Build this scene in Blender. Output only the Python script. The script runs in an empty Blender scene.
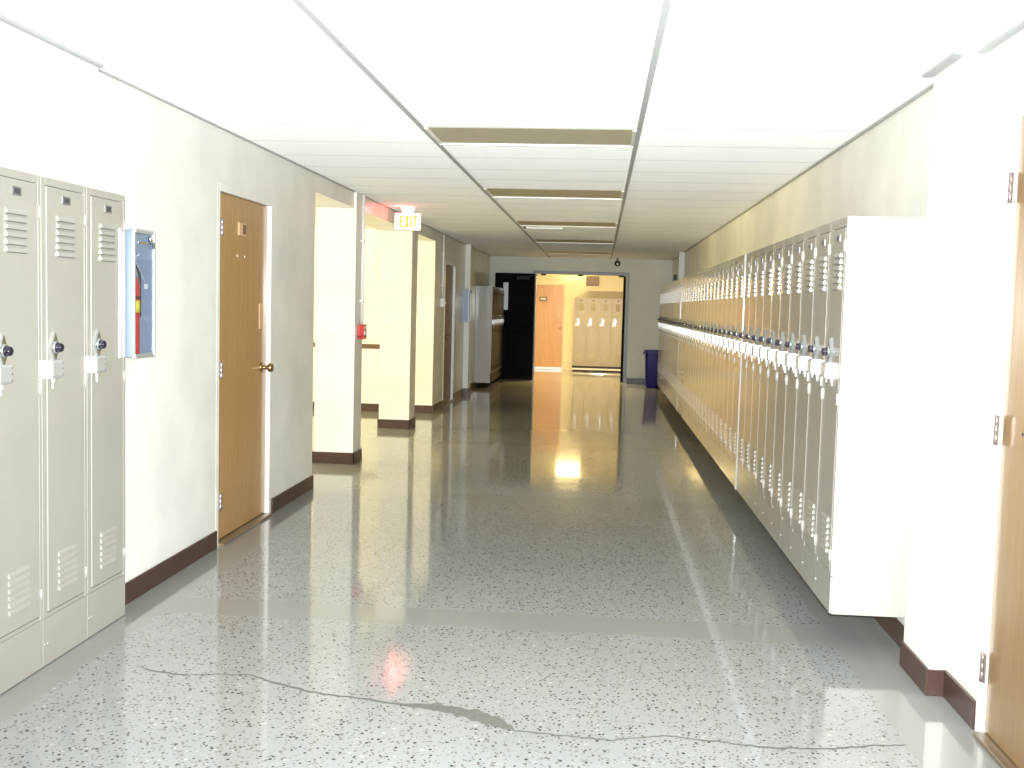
import bpy, bmesh, math, random
from mathutils import Vector, Matrix

random.seed(7)
scene = bpy.context.scene
COL = scene.collection
PI = math.pi

# ------------------------------------------------------------------ measures (metres; X right, Y down the corridor, Z up)
LX, RX, H = -2.245, 1.402, 2.482          # corridor walls, ceiling
EYE = 1.4861
Y_END = 21.6                              # end wall of the corridor
Y_OPEN, Y_OPEN_END = 8.28, 14.40          # alcove on the left
FRX0, FRX1, FRY1 = -3.2, 3.0, 25.55       # far room

# ------------------------------------------------------------------ mesh builder
class MB:
    def __init__(self):
        self.bm = bmesh.new()
    def box(self, x0, x1, y0, y1, z0, z1, mi=0, bev=0.0):
        bm = self.bm
        if x0 > x1: x0, x1 = x1, x0
        if y0 > y1: y0, y1 = y1, y0
        if z0 > z1: z0, z1 = z1, z0
        v = [bm.verts.new(p) for p in ((x0,y0,z0),(x1,y0,z0),(x1,y1,z0),(x0,y1,z0),(x0,y0,z1),(x1,y0,z1),(x1,y1,z1),(x0,y1,z1))]
        fs = [bm.faces.new([v[i] for i in q]) for q in ((3,2,1,0),(4,5,6,7),(0,1,5,4),(1,2,6,5),(2,3,7,6),(3,0,4,7))]
        for f in fs: f.material_index = mi
        if bev > 0:
            es = set(e for f in fs for e in f.edges)
            r = bmesh.ops.bevel(bm, geom=list(es), offset=bev, segments=2, affect='EDGES', profile=0.5)
            for f in r['faces']: f.material_index = mi
        return self
    def prism(self, pts, axis, a, b, mi=0):
        """polygon pts (2-D) swept along an axis from a to b; axis 'x': pts=(y,z), 'y': pts=(x,z), 'z': pts=(x,y)"""
        def P(p, t):
            return {'x': (t, p[0], p[1]), 'y': (p[0], t, p[1]), 'z': (p[0], p[1], t)}[axis]
        bm = self.bm
        A = [bm.verts.new(P(p, a)) for p in pts]; B = [bm.verts.new(P(p, b)) for p in pts]
        n = len(pts); fs = [bm.faces.new(A), bm.faces.new(B[::-1])]
        for i in range(n):
            fs.append(bm.faces.new((A[i], B[i], B[(i+1) % n], A[(i+1) % n])))
        for f in fs: f.material_index = mi
        bmesh.ops.recalc_face_normals(bm, faces=fs)
        return self
    def lathe(self, prof, origin=(0,0,0), axis='z', n=20, mi=0):
        """profile of (radius, height) turned round an axis"""
        bm = self.bm; rings = []
        def P(r, h, t):
            c, s = r*math.cos(t), r*math.sin(t)
            q = {'z': (c, s, h), 'y': (c, h, s), 'x': (h, c, s)}[axis]
            return (q[0]+origin[0], q[1]+origin[1], q[2]+origin[2])
        for r, h in prof:
            rings.append([bm.verts.new(P(max(r, 1e-5), h, 2*PI*k/n)) for k in range(n)])
        fs = []
        for a, b in zip(rings, rings[1:]):
            for k in range(n):
                fs.append(bm.faces.new((a[k], a[(k+1) % n], b[(k+1) % n], b[k])))
        fs.append(bm.faces.new(rings[0])); fs.append(bm.faces.new(rings[-1]))
        for f in fs: f.material_index = mi; f.smooth = True
        fs[-1].smooth = fs[-2].smooth = False
        bmesh.ops.recalc_face_normals(bm, faces=fs)
        return self
    def tube(self, pts, r, n=10, mi=0):
        bm = self.bm; pts = [Vector(p) for p in pts]; rings = []
        for i, p in enumerate(pts):
            d = (pts[min(i+1, len(pts)-1)] - pts[max(i-1, 0)]).normalized()
            u = d.cross(Vector((0.31, 0.2, 0.93)))
            if u.length < 1e-3: u = d.cross(Vector((1, 0, 0)))
            u.normalize(); w = d.cross(u)
            rings.append([bm.verts.new(p + r*(u*math.cos(2*PI*k/n) + w*math.sin(2*PI*k/n))) for k in range(n)])
        fs = []
        for a, b in zip(rings, rings[1:]):
            for k in range(n):
                fs.append(bm.faces.new((a[k], a[(k+1) % n], b[(k+1) % n], b[k])))
        fs.append(bm.faces.new(rings[0])); fs.append(bm.faces.new(rings[-1]))
        for f in fs: f.material_index = mi; f.smooth = True
        bmesh.ops.recalc_face_normals(bm, faces=fs)
        return self
    def build(self, name, mat, parent=None, loc=None):
        me = bpy.data.meshes.new(name)
        if loc is not None:
            bmesh.ops.translate(self.bm, verts=self.bm.verts, vec=-Vector(loc))
        self.bm.to_mesh(me); self.bm.free()
        for m in (mat if isinstance(mat, (list, tuple)) else [mat]): me.materials.append(m)
        o = bpy.data.objects.new(name, me); COL.objects.link(o)
        if parent is not None: o.parent = parent
        if loc is not None: o.location = loc
        return o

def tag(o, label, cat, group=None):
    o['label'] = label; o['category'] = cat
    if group: o['group'] = group
    return o
def thing(name, label, cat, loc, rz=0, group=None):
    o = bpy.data.objects.new(name, None); COL.objects.link(o)
    o.empty_display_size = 0.1
    o.location = loc; o.rotation_euler = (0, 0, rz)
    return tag(o, label, cat, group)
def struct(o, label, cat):
    o['kind'] = 'structure'; o['label'] = label; o['category'] = cat
    return o
def dup(root, loc, rz, label):
    r = root.copy(); COL.objects.link(r); r.location = loc; r.rotation_euler = (0, 0, rz); r['label'] = label
    for ch in list(root.children):
        c = ch.copy(); COL.objects.link(c); c.parent = r
        for g in list(ch.children):
            d = g.copy(); COL.objects.link(d); d.parent = c
    return r

ONES = ['', 'first', 'second', 'third', 'fourth', 'fifth', 'sixth', 'seventh', 'eighth', 'ninth', 'tenth', 'eleventh', 'twelfth', 'thirteenth',
        'fourteenth', 'fifteenth', 'sixteenth', 'seventeenth', 'eighteenth', 'nineteenth']
def ordinal(n):
    if n < 20: return ONES[n]
    t = {2: 'twent', 3: 'thirt', 4: 'fort'}[n // 10]
    return t + 'ieth' if n % 10 == 0 else t + 'y-' + ONES[n % 10]

# ------------------------------------------------------------------ materials
def srgb(r, g, b):
    f = lambda c: (c/255/12.92) if c/255 <= 0.04045 else ((c/255+0.055)/1.055)**2.4
    return (f(r), f(g), f(b), 1)
def mat(name, col, rough=0.5, metal=0.0, coat=0.0, coat_rough=0.05, spec=0.5, var=0.0, vscale=6.0, bump=0.0, bscale=60.0, emit=None, estr=0.0, drough=0.0):
    m = bpy.data.materials.new(name); m.use_nodes = True
    nt = m.node_tree; b = nt.nodes['Principled BSDF']
    b.inputs['Base Color'].default_value = col; b.inputs['Roughness'].default_value = rough; b.inputs['Metallic'].default_value = metal
    b.inputs['Coat Weight'].default_value = coat; b.inputs['Coat Roughness'].default_value = coat_rough
    b.inputs['Specular IOR Level'].default_value = spec
    tc = nt.nodes.new('ShaderNodeTexCoord')
    if var > 0:
        n = nt.nodes.new('ShaderNodeTexNoise'); n.inputs['Scale'].default_value = vscale; n.inputs['Detail'].default_value = 5
        nt.links.new(tc.outputs['Object'], n.inputs['Vector'])
        r = nt.nodes.new('ShaderNodeValToRGB')
        r.color_ramp.elements[0].position = 0.3; r.color_ramp.elements[1].position = 0.72
        r.color_ramp.elements[0].color = tuple(c*(1-var) for c in col[:3]) + (1,)
        r.color_ramp.elements[1].color = tuple(min(1, c*(1+var*0.5)) for c in col[:3]) + (1,)
        nt.links.new(n.outputs['Fac'], r.inputs['Fac']); nt.links.new(r.outputs['Color'], b.inputs['Base Color'])
    b.inputs['Diffuse Roughness'].default_value = drough
    if bump > 0:
        n2 = nt.nodes.new('ShaderNodeTexNoise'); n2.inputs['Scale'].default_value = bscale; n2.inputs['Detail'].default_value = 3
        nt.links.new(tc.outputs['Object'], n2.inputs['Vector'])
        bp = nt.nodes.new('ShaderNodeBump'); bp.inputs['Strength'].default_value = bump; bp.inputs['Distance'].default_value = 0.01
        nt.links.new(n2.outputs['Fac'], bp.inputs['Height']); nt.links.new(bp.outputs['Normal'], b.inputs['Normal'])
    if emit:
        b.inputs['Emission Color'].default_value = emit; b.inputs['Emission Strength'].default_value = estr
    return m

def wood(name, c0, c1, axis_scale=(14, 14, 0.9), rough=0.32, coat=0.35, spec=0.5):
    m = mat(name, c0, rough, coat=coat, coat_rough=0.15, spec=spec)
    nt = m.node_tree; b = nt.nodes['Principled BSDF']
    tc = nt.nodes.new('ShaderNodeTexCoord'); mp = nt.nodes.new('ShaderNodeMapping'); mp.inputs['Scale'].default_value = axis_scale
    n = nt.nodes.new('ShaderNodeTexNoise'); n.inputs['Scale'].default_value = 2.2; n.inputs['Detail'].default_value = 7; n.inputs['Distortion'].default_value = 0.7
    r = nt.nodes.new('ShaderNodeValToRGB'); r.color_ramp.elements[0].position = 0.32; r.color_ramp.elements[1].position = 0.7
    r.color_ramp.elements[0].color = c1; r.color_ramp.elements[1].color = c0
    nt.links.new(tc.outputs['Object'], mp.inputs['Vector']); nt.links.new(mp.outputs['Vector'], n.inputs['Vector'])
    nt.links.new(n.outputs['Fac'], r.inputs['Fac']); nt.links.new(r.outputs['Color'], b.inputs['Base Color'])
    return m

def thin_glass(name, tint=(0.93, 0.96, 1, 1)):
    m = bpy.data.materials.new(name); m.use_nodes = True
    nt = m.node_tree; nt.nodes.remove(nt.nodes['Principled BSDF'])
    out = nt.nodes['Material Output']
    tr = nt.nodes.new('ShaderNodeBsdfTransparent'); tr.inputs['Color'].default_value = tint
    gi = nt.nodes.new('ShaderNodeNewGeometry'); mi = nt.nodes.new('ShaderNodeMix')   # ior 1.5 going in, inverse going out (no total reflection in a thin pane)
    mi.inputs[2].default_value = 1.5; mi.inputs[3].default_value = 1/1.5; nt.links.new(gi.outputs['Backfacing'], mi.inputs[0])
    gl = nt.nodes.new('ShaderNodeBsdfGlossy'); gl.inputs['Roughness'].default_value = 0.03
    fr = nt.nodes.new('ShaderNodeFresnel'); nt.links.new(mi.outputs[0], fr.inputs['IOR'])
    mx = nt.nodes.new('ShaderNodeMixShader')
    nt.links.new(fr.outputs['Fac'], mx.inputs['Fac']); nt.links.new(tr.outputs[0], mx.inputs[1]); nt.links.new(gl.outputs[0], mx.inputs[2])
    nt.links.new(mx.outputs[0], out.inputs['Surface'])
    return m

def terrazzo(name):
    m = bpy.data.materials.new(name); m.use_nodes = True
    nt = m.node_tree; N = nt.nodes; Lk = nt.links; b = N['Principled BSDF']
    def math_(op, a, bb=None, clamp=False):
        n = N.new('ShaderNodeMath'); n.operation = op; n.use_clamp = clamp
        for i, v in enumerate((a, bb)):
            if v is None: continue
            if isinstance(v, (int, float)): n.inputs[i].default_value = v
            else: Lk.new(v, n.inputs[i])
        return n.outputs[0]
    def mix(fac, a, bb):
        n = N.new('ShaderNodeMix'); n.data_type = 'RGBA'
        if isinstance(fac, (int, float)): n.inputs[0].default_value = fac
        else: Lk.new(fac, n.inputs[0])
        for i, v in ((6, a), (7, bb)):
            if isinstance(v, tuple): n.inputs[i].default_value = v
            else: Lk.new(v, n.inputs[i])
        return n.outputs[2]
    tc = N.new('ShaderNodeTexCoord'); obj = tc.outputs['Object']
    sep = N.new('ShaderNodeSeparateXYZ'); Lk.new(obj, sep.inputs[0]); x, y = sep.outputs[0], sep.outputs[1]
    # wobble of the panel edges
    wn = N.new('ShaderNodeTexNoise'); wn.inputs['Scale'].default_value = 9; wn.inputs['Detail'].default_value = 4; Lk.new(obj, wn.inputs['Vector'])
    wob = math_('MULTIPLY', math_('SUBTRACT', wn.outputs['Fac'], 0.5), 0.09)
    xw, yw = math_('ADD', x, wob), math_('ADD', y, wob)
    inx = math_('MULTIPLY', math_('GREATER_THAN', xw, -2.02), math_('LESS_THAN', xw, 1.10))
    # plain strips across the corridor every 3.22 m
    t = math_('MODULO', math_('ADD', yw, 32.2 - 4.82), 3.22)
    iny = math_('GREATER_THAN', t, 0.27)
    chips_on = math_('MULTIPLY', inx, iny)
    base_n = N.new('ShaderNodeTexNoise'); base_n.inputs['Scale'].default_value = 1.6; base_n.inputs['Detail'].default_value = 6; Lk.new(obj, base_n.inputs['Vector'])
    base = mix(base_n.outputs['Fac'], (0.25, 0.267, 0.263, 1), (0.315, 0.332, 0.326, 1))
    fine = N.new('ShaderNodeTexNoise'); fine.inputs['Scale'].default_value = 140; fine.inputs['Detail'].default_value = 2; Lk.new(obj, fine.inputs['Vector'])
    plain = mix(fine.outputs['Fac'], (0.225, 0.235, 0.226, 1), (0.28, 0.288, 0.272, 1))
    def chips(scale, lo, hi, thr, stretch):
        mp = N.new('ShaderNodeMapping'); mp.inputs['Scale'].default_value = stretch; mp.inputs['Rotation'].default_value = (0, 0, scale*0.37); Lk.new(obj, mp.inputs['Vector'])
        v = N.new('ShaderNodeTexVoronoi'); v.inputs['Scale'].default_value = scale; Lk.new(mp.outputs['Vector'], v.inputs['Vector'])
        sc = N.new('ShaderNodeSeparateColor'); Lk.new(v.outputs['Color'], sc.inputs[0])
        rad = math_('ADD', lo, math_('MULTIPLY', sc.outputs[0], hi - lo))
        return math_('MULTIPLY', math_('LESS_THAN', v.outputs['Distance'], rad), math_('LESS_THAN', sc.outputs[1], thr)), sc.outputs[2]
    c1, r1 = chips(62, 0.20, 0.40, 0.50, (1, 0.8, 1))
    c2, r2 = chips(95, 0.20, 0.42, 0.45, (0.8, 1, 1))
    c3, r3 = chips(40, 0.16, 0.30, 0.16, (1, 1, 1))
    ramp = N.new('ShaderNodeValToRGB'); Lk.new(r1, ramp.inputs[0])
    ramp.color_ramp.interpolation = 'CONSTANT'
    e = ramp.color_ramp.elements; e[0].color = (0.022, 0.022, 0.025, 1); e[1].position = 0.4; e[1].color = (0.07, 0.062, 0.062, 1)
    q = e.new(0.7); q.color = (0.14, 0.125, 0.11, 1)
    ramp2 = N.new('ShaderNodeValToRGB'); Lk.new(r2, ramp2.inputs[0]); ramp2.color_ramp.interpolation = 'CONSTANT'
    e = ramp2.color_ramp.elements; e[0].color = (0.10, 0.095, 0.10, 1); e[1].position = 0.5; e[1].color = (0.19, 0.178, 0.165, 1)
    col = mix(c3, base, (0.43, 0.43, 0.41, 1))
    col = mix(c2, col, ramp2.outputs[0])
    col = mix(c1, col, ramp.outputs[0])
    col = mix(chips_on, plain, col)
    Lk.new(col, b.inputs['Base Color'])
    b.inputs['Roughness'].default_value = 0.55; b.inputs['Specular IOR Level'].default_value = 0.3
    b.inputs['Coat Weight'].default_value = 1.0; b.inputs['Coat IOR'].default_value = 1.55
    rn = N.new('ShaderNodeTexNoise'); rn.inputs['Scale'].default_value = 0.9; rn.inputs['Detail'].default_value = 5; Lk.new(obj, rn.inputs['Vector'])
    Lk.new(math_('ADD', 0.035, math_('MULTIPLY', rn.outputs['Fac'], 0.08)), b.inputs['Coat Roughness'])
    wv = N.new('ShaderNodeTexNoise'); wv.inputs['Scale'].default_value = 5; wv.inputs['Detail'].default_value = 2; Lk.new(obj, wv.inputs['Vector'])
    bp = N.new('ShaderNodeBump'); bp.inputs['Strength'].default_value = 0.05; bp.inputs['Distance'].default_value = 0.01
    Lk.new(wv.outputs['Fac'], bp.inputs['Height']); Lk.new(bp.outputs['Normal'], b.inputs['Coat Normal'])
    return m

M = {}
M['wall'] = mat('cream_wall_paint', (0.81, 0.805, 0.75, 1), 0.45, coat=0.35, coat_rough=0.16, var=0.10, vscale=2.6, bump=0.04, bscale=25)
M['white_wall'] = mat('white_wall_paint', (0.85, 0.85, 0.81, 1), 0.5, coat=0.2, coat_rough=0.2, var=0.03, vscale=2.0)
M['grey_wall'] = mat('grey_block_paint', (0.72, 0.75, 0.70, 1), 0.6, var=0.05, vscale=3)
M['yellow_wall'] = mat('far_room_wall_paint', (0.82, 0.77, 0.60, 1), 0.5, var=0.04)
M['floor'] = terrazzo('terrazzo')
M['tile'] = mat('ceiling_tile', (0.90, 0.905, 0.895, 1), 0.9, spec=0.1, var=0.05, vscale=70, bump=0.12, bscale=220, drough=0.32)
M['tbar'] = mat('ceiling_grid_metal', (0.46, 0.47, 0.47, 1), 0.6, spec=0.2)
M['tbar_thin'] = mat('tile_joint', (0.42, 0.43, 0.43, 1), 0.8, spec=0.1)
M['base'] = mat('brown_vinyl_base', (0.055, 0.026, 0.02, 1), 0.35, var=0.15, vscale=8)
M['locker'] = mat('beige_locker_enamel', (0.355, 0.342, 0.305, 1), 0.4, coat=1.0, coat_rough=0.12, var=0.03, vscale=4, bump=0.008, bscale=5)
M['chrome'] = mat('brushed_nickel', (0.62, 0.63, 0.64, 1), 0.38, metal=0.6)
M['chrome_sharp'] = mat('polished_steel', (0.72, 0.76, 0.78, 1), 0.22, metal=1.0)
M['dial'] = mat('black_dial', (0.010, 0.006, 0.018, 1), 0.3, coat=0.15)
M['plate'] = mat('grey_number_plate', (0.25, 0.25, 0.26, 1), 0.4, metal=0.6)
M['platemark'] = mat('plate_mark', (0.05, 0.05, 0.05, 1), 0.5)
M['dark'] = mat('dark_gap', (0.02, 0.02, 0.02, 1), 0.8)
M['door'] = wood('honey_oak_veneer', (0.45, 0.27, 0.105, 1), (0.37, 0.21, 0.075, 1))
M['door_near'] = wood('oak_veneer', (0.29, 0.18, 0.078, 1), (0.235, 0.14, 0.055, 1))
M['door_red'] = wood('reddish_wood_veneer', (0.16, 0.045, 0.018, 1), (0.11, 0.028, 0.011, 1), coat=0.0, spec=0.1)
M['door_orange'] = wood('orange_wood_veneer', (0.60, 0.335, 0.10, 1), (0.53, 0.28, 0.075, 1))
M['threshold'] = wood('worn_threshold', (0.26, 0.19, 0.11, 1), (0.12, 0.08, 0.05, 1), axis_scale=(14, 1, 14))
M['frame_white'] = mat('white_frame_paint', (0.84, 0.84, 0.82, 1), 0.4, coat=0.3)
M['hinge'] = mat('steel_hinge', (0.45, 0.38, 0.38, 1), 0.35, metal=0.9)
M['brass'] = mat('aged_brass', (0.42, 0.27, 0.13, 1), 0.28, metal=1.0)
M['brown_plate'] = mat('brown_plastic', (0.16, 0.075, 0.035, 1), 0.4, coat=0.3)
M['tanpaper'] = mat('tan_card', (0.62, 0.40, 0.22, 1), 0.45, coat=0.2)
M['cab'] = mat('blue_grey_cabinet_paint', (0.215, 0.265, 0.335, 1), 0.38, metal=0.12, coat=0.1)
M['cab_trim'] = mat('cabinet_aluminium', (0.62, 0.66, 0.68, 1), 0.35, metal=0.7)
M['far_body'] = mat('grey_locker_enamel', (0.40, 0.39, 0.385, 1), 0.35, coat=0.8, coat_rough=0.07, bump=0.02, bscale=3)
M['far_door'] = mat('dark_brown_locker_enamel', (0.035, 0.026, 0.020, 1), 0.5, spec=0.2)
M['matte_locker'] = mat('beige_locker_enamel_low_coat', (0.36, 0.335, 0.28, 1), 0.5, coat=0.25, coat_rough=0.25, var=0.03, vscale=4)  # locker enamel with its coat cut back to hold down lamp glare, not wear
M['slot'] = mat('louvre_slot', (0.13, 0.125, 0.115, 1), 0.6)
M['glass'] = thin_glass('cabinet_glass')
M['red'] = mat('red_enamel', (0.55, 0.012, 0.02, 1), 0.28, coat=0.6)
M['black'] = mat('black_rubber', (0.015, 0.015, 0.016, 1), 0.5)
M['label'] = mat('yellow_label', (0.75, 0.62, 0.05, 1), 0.5)
M['paper'] = mat('white_tag', (0.8, 0.8, 0.78, 1), 0.7)
M['diff'] = mat('unlit_prismatic_lens', (0.52, 0.46, 0.32, 1), 0.6, var=0.04, vscale=90, bump=0.25, bscale=260)
M['conduit'] = mat('white_conduit_paint', (0.80, 0.80, 0.76, 1), 0.4)
M['bin'] = mat('blue_bin_plastic', (0.012, 0.010, 0.15, 1), 0.4, spec=0.25)
M['door_black'] = mat('black_door_paint', (0.006, 0.006, 0.007, 1), 0.7, spec=0.05)
M['frame_blue'] = mat('blue_grey_frame_paint', (0.24, 0.29, 0.38, 1), 0.4)
M['lite'] = mat('wired_glass', (0.30, 0.35, 0.335, 1), 0.25, spec=0.6)
M['rail'] = mat('brown_chair_rail', (0.12, 0.062, 0.03, 1), 0.4)
M['crack'] = mat('grey_crack_filler', (0.125, 0.132, 0.115, 1), 0.7, var=0.25, vscale=60)
M['sign_body'] = mat('white_sign_housing', (0.85, 0.84, 0.82, 1), 0.4, emit=(1.0, 0.86, 0.80, 1), estr=0.55)
M['sign_letter'] = mat('lit_exit_letter', (0.9, 0.35, 0.05, 1), 0.4, emit=(1.0, 0.30, 0.03, 1), estr=0.8)
M['lamp'] = mat('lit_lamp_lens', (0.9, 0.9, 0.8, 1), 0.5, emit=(1.0, 0.68, 0.25, 1), estr=92.0)
M['wall_lamp'] = mat('lit_wall_lamp_lens', (0.9, 0.9, 0.8, 1), 0.5, emit=(1.0, 0.76, 0.34, 1), estr=14.0)
M['far_vent'] = mat('locker_vent_shadow', (0.30, 0.20, 0.08, 1), 0.5)

# ------------------------------------------------------------------ the room shell
def wall_boxes(name, boxes, m, label, cat='wall'):
    b = MB()
    for q in boxes: b.box(*q)
    return struct(b.build(name, m), label, cat)

D1A, D1B, D1T = 6.185, 7.165, 2.115       # first door on the left
D2A, D2B, D2T = 15.40, 16.42, 2.06        # second door on the left
D3A, D3B, D3T = 2.88, 3.845, 2.17          # door on the right
LK0, LKP, LKN = 3.635, 0.37, 3            # recessed lockers on the left
LKY1 = LK0 + LKP*LKN
T = 0.36
F = 0.05                                  # frame width
fb = MB(); fb.box(-7.0, RX+0.3, -3.0, Y_END, -0.08, 0.0)
fb.box(FRX0, FRX1, Y_END, FRY1+0.2, -0.08, 0.0)
struct(fb.build('floor', M['floor']), 'polished grey terrazzo floor with dark chips and plain border strips', 'floor')

wall_boxes('wall_left', [
    (LX-T, LX, -3.0, LK0, 0, H), (LX-T, LX, LK0, LKY1+0.003, 1.975, H), (LX-T-0.1, LX-T+0.06, LK0, LKY1+0.003, 0, 1.975),
    (LX-T, LX, LKY1+0.003, D1A-F, 0, H), (LX-T, LX, D1A-F, D1B+F, D1T+F, H), (LX-T, LX, D1B+F, Y_OPEN, 0, H),
    (LX-T, LX, Y_OPEN, Y_OPEN_END, 2.335, H),
    (LX-T, LX, Y_OPEN_END, D2A-F, 0, H), (LX-T, LX, D2A-F, D2B+F, D2T+F, H), (LX-T, LX, D2B+F, Y_END, 0, H)],
    M['wall'], 'cream plaster wall along the left of the corridor with an opening', 'wall')
# shallow furring above the recessed lockers
wall_boxes('trim_1', [(LX, -2.203, 1.0, 4.56, 1.976, H-0.001), (LX-0.05, -2.197, LK0, 4.56, 1.942, 1.982)], M['white_wall'], 'white bulkhead above the left lockers', 'trim')
wall_boxes('wall_right', [
    (RX, RX+T, -3.0, D3A-F, 0, H), (RX, RX+T, D3A-F, D3B+F, D3T+F, H), (RX, RX+T, D3B+F, Y_END, 0, H)],
    M['wall'], 'cream plaster wall above and behind the right row of lockers', 'wall')
# pilasters
def pilaster(name, x0, x1, y0, y1, z0, z1, label):
    b = MB(); b.box(x0, x1, y0, y1, z0, z1, bev=0.004)
    return struct(b.build(name, M['white_wall'], loc=((x0+x1)/2, (y0+y1)/2, z0)), label, 'pilaster')
pilaster('pilaster', 1.334, RX, 4.245, 4.60, 0, H, 'white pilaster between the right door and the locker row')
pilaster('pilaster', 1.305, RX, 18.45, 18.80, 1.93, H, 'narrow pale pilaster above the far lockers on the right')
pilaster('pilaster', LX, -2.155, 17.62, 17.95, 0, H, 'narrow pale pilaster on the left wall before the far lockers')
# columns of the alcove
def column(y0, y1, label):
    b = MB(); b.box(-2.588, -2.222, y0, y1, 0, H-0.148, bev=0.003); b.box(LX+0.0005, -2.222, y0, y1, H-0.149, H-0.0005)
    return struct(b.build('column', M['wall'], loc=(-2.42, (y0+y1)/2, 0)), label, 'column')
column(9.60, 9.915, 'square cream column carrying the red pull station')
column(12.50, 12.88, 'square cream column behind the exit sign')
# alcove shell
wall_boxes('wall_alcove', [
    (-7.0, LX-T, Y_OPEN_END, Y_OPEN_END+0.2, 0, 2.7), (-7.0, LX-T, Y_OPEN-0.2, Y_OPEN, 0, 2.7), (-7.0, -6.8, Y_OPEN, Y_OPEN_END, 0, 2.7)],
    M['wall'], 'cream walls of the lit alcove behind the columns', 'wall')
wall_boxes('wall_back', [(LX-T, RX+T, -3.2, -3.0, 0, H)], M['wall'], 'cream wall behind the viewpoint', 'wall')
# ceiling
cb = MB(); cb.box(LX-T, RX+T, -3.0, Y_END, H, H+0.06); cb.box(-7.0, LX-T, Y_OPEN, Y_OPEN_END, H+0.001, H+0.06)
struct(cb.build('ceiling', M['tile']), 'white lay-in tile ceiling over the corridor', 'ceiling')
GRID_Y = [6.04 - 0.6154*k for k in range(15, 0, -1)] + [6.04 + 0.62*k for k in range(6)] + [9.14 + 0.68*k for k in range(1, 6)] + [12.54 + 0.655*k for k in range(1, 6)] + [15.815 + 0.675*k for k in range(1, 9)]
GX = (-1.036, 0.183)
gb = MB()
for x in GX: gb.box(x-0.014, x+0.014, -3.0, Y_END, H-0.006, H+0.001)
for y in GRID_Y: gb.box(LX, RX, y-0.004, y+0.004, H-0.0003, H+0.001, 1)
struct(gb.build('trim_2', [M['tbar'], M['tbar_thin']]), 'grey metal grid of the tile ceiling', 'ceiling grid')
b = MB(); b.box(LX, LX+0.016, 4.56, Y_END, H-0.008, H-0.0005); b.box(-2.203, -2.178, 1.0, 4.56, H-0.012, H-0.0005)
struct(b.build('trim_3', M['tbar']), 'grey wall angle along the left edge of the ceiling', 'trim')
b = MB(); b.box(RX-0.022, RX, 4.60, Y_END, H-0.010, H-0.0005); b.box(1.29, 1.334, 4.20, 4.61, H-0.012, H-0.0005); b.box(RX-0.03, RX, -1, 4.20, H-0.012, H-0.0005)
struct(b.build('trim_4', M['tbar']), 'grey wall angle along the right edge of the ceiling', 'trim')

# ------------------------------------------------------------------ baseboards (0.105 high brown vinyl)
BH, BT = 0.105, 0.012
def baseboard(name, boxes, label):
    b = MB()
    for q in boxes: b.box(*q, 0.0, BH, bev=0.002)
    return struct(b.build(name, M['base']), label, 'baseboard')
baseboard('baseboard_left', [(LX, LX+BT, LKY1+0.02, D1A-F), (LX, LX+BT, D1B+F, Y_OPEN+BT), (LX-T, LX, Y_OPEN, Y_OPEN+BT),
                             (LX, LX+BT, Y_OPEN_END-BT, D2A-F), (LX, LX+BT, D2B+F, 17.61), (LX, -2.143, 17.608, 17.62), (-2.155, -2.143, 17.62, 17.95), (LX, LX+BT, 17.97, Y_END-0.02)],
          'brown vinyl baseboard along the left wall')
baseboard('baseboard_right', [(RX-BT, RX, 4.61, Y_END-0.02), (1.322, 1.334, 4.233, 4.60), (1.334, RX, 4.233, 4.245), (RX-BT, RX, D3B+F+0.005, 4.233)],
          'brown vinyl baseboard along the right wall and around the pilaster')
baseboard('baseboard_alcove', [(-6.8, LX, Y_OPEN_END-BT, Y_OPEN_END)], 'brown vinyl baseboard on the alcove back wall')
def col_base(y0, y1, label):
    b = MB(); x0, x1 = -2.588, -2.222
    b.box(x0-BT, x1+BT, y0-BT, y0-0.0005, 0, BH, bev=0.002); b.box(x0-BT, x1+BT, y1+0.0005, y1+BT, 0, BH, bev=0.002)
    b.box(x1+0.0005, x1+BT, y0-BT, y1+BT, 0, BH, bev=0.002); b.box(x0-BT, x0-0.0005, y0-BT, y1+BT, 0, BH, bev=0.002)
    struct(b.build('baseboard_column', M['base']), label, 'baseboard')
col_base(9.60, 9.915, 'brown vinyl base around the column with the pull station')
col_base(12.50, 12.88, 'brown vinyl base around the column behind the exit sign')
b = MB(); b.box(-6.8, -2.70, Y_OPEN_END-0.025, Y_OPEN_END, 0.86, 0.92, bev=0.004)
struct(b.build('trim_5', M['rail']), 'brown chair rail on the alcove back wall', 'chair rail')

# ------------------------------------------------------------------ end wall, doorway and far room
OX0, OX1, OT = -1.305, 0.50, 2.155        # opening in the end wall
wall_boxes('wall_end', [(LX-T, OX0-0.06, Y_END, Y_END+0.15, 0, H+0.06), (OX1+0.06, RX+T, Y_END, Y_END+0.15, 0, H+0.06), (OX0-0.06, OX1+0.06, Y_END, Y_END+0.15, OT+0.06, H+0.06)],
           M['grey_wall'], 'pale grey wall at the end of the corridor around the open doorway', 'wall')
baseboard('baseboard_end', [(OX1+0.07, RX-0.02, Y_END-BT, Y_END), (LX+0.02, OX0-0.07, Y_END-BT, Y_END)], 'dark baseboard on the end wall')
dw = MB()
dw.box(OX0-0.06, OX0, Y_END-0.02, Y_END+0.16, 0, OT+0.06, bev=0.003); dw.box(OX1, OX1+0.06, Y_END-0.02, Y_END+0.16, 0, OT+0.06, bev=0.003)
dw.box(OX0, OX1, Y_END-0.02, Y_END+0.16, OT, OT+0.06, bev=0.003)
door_end = struct(dw.build('door_4', M['frame_blue']), 'blue-grey metal frame of the open double doorway with black leaves', 'door')
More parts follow.
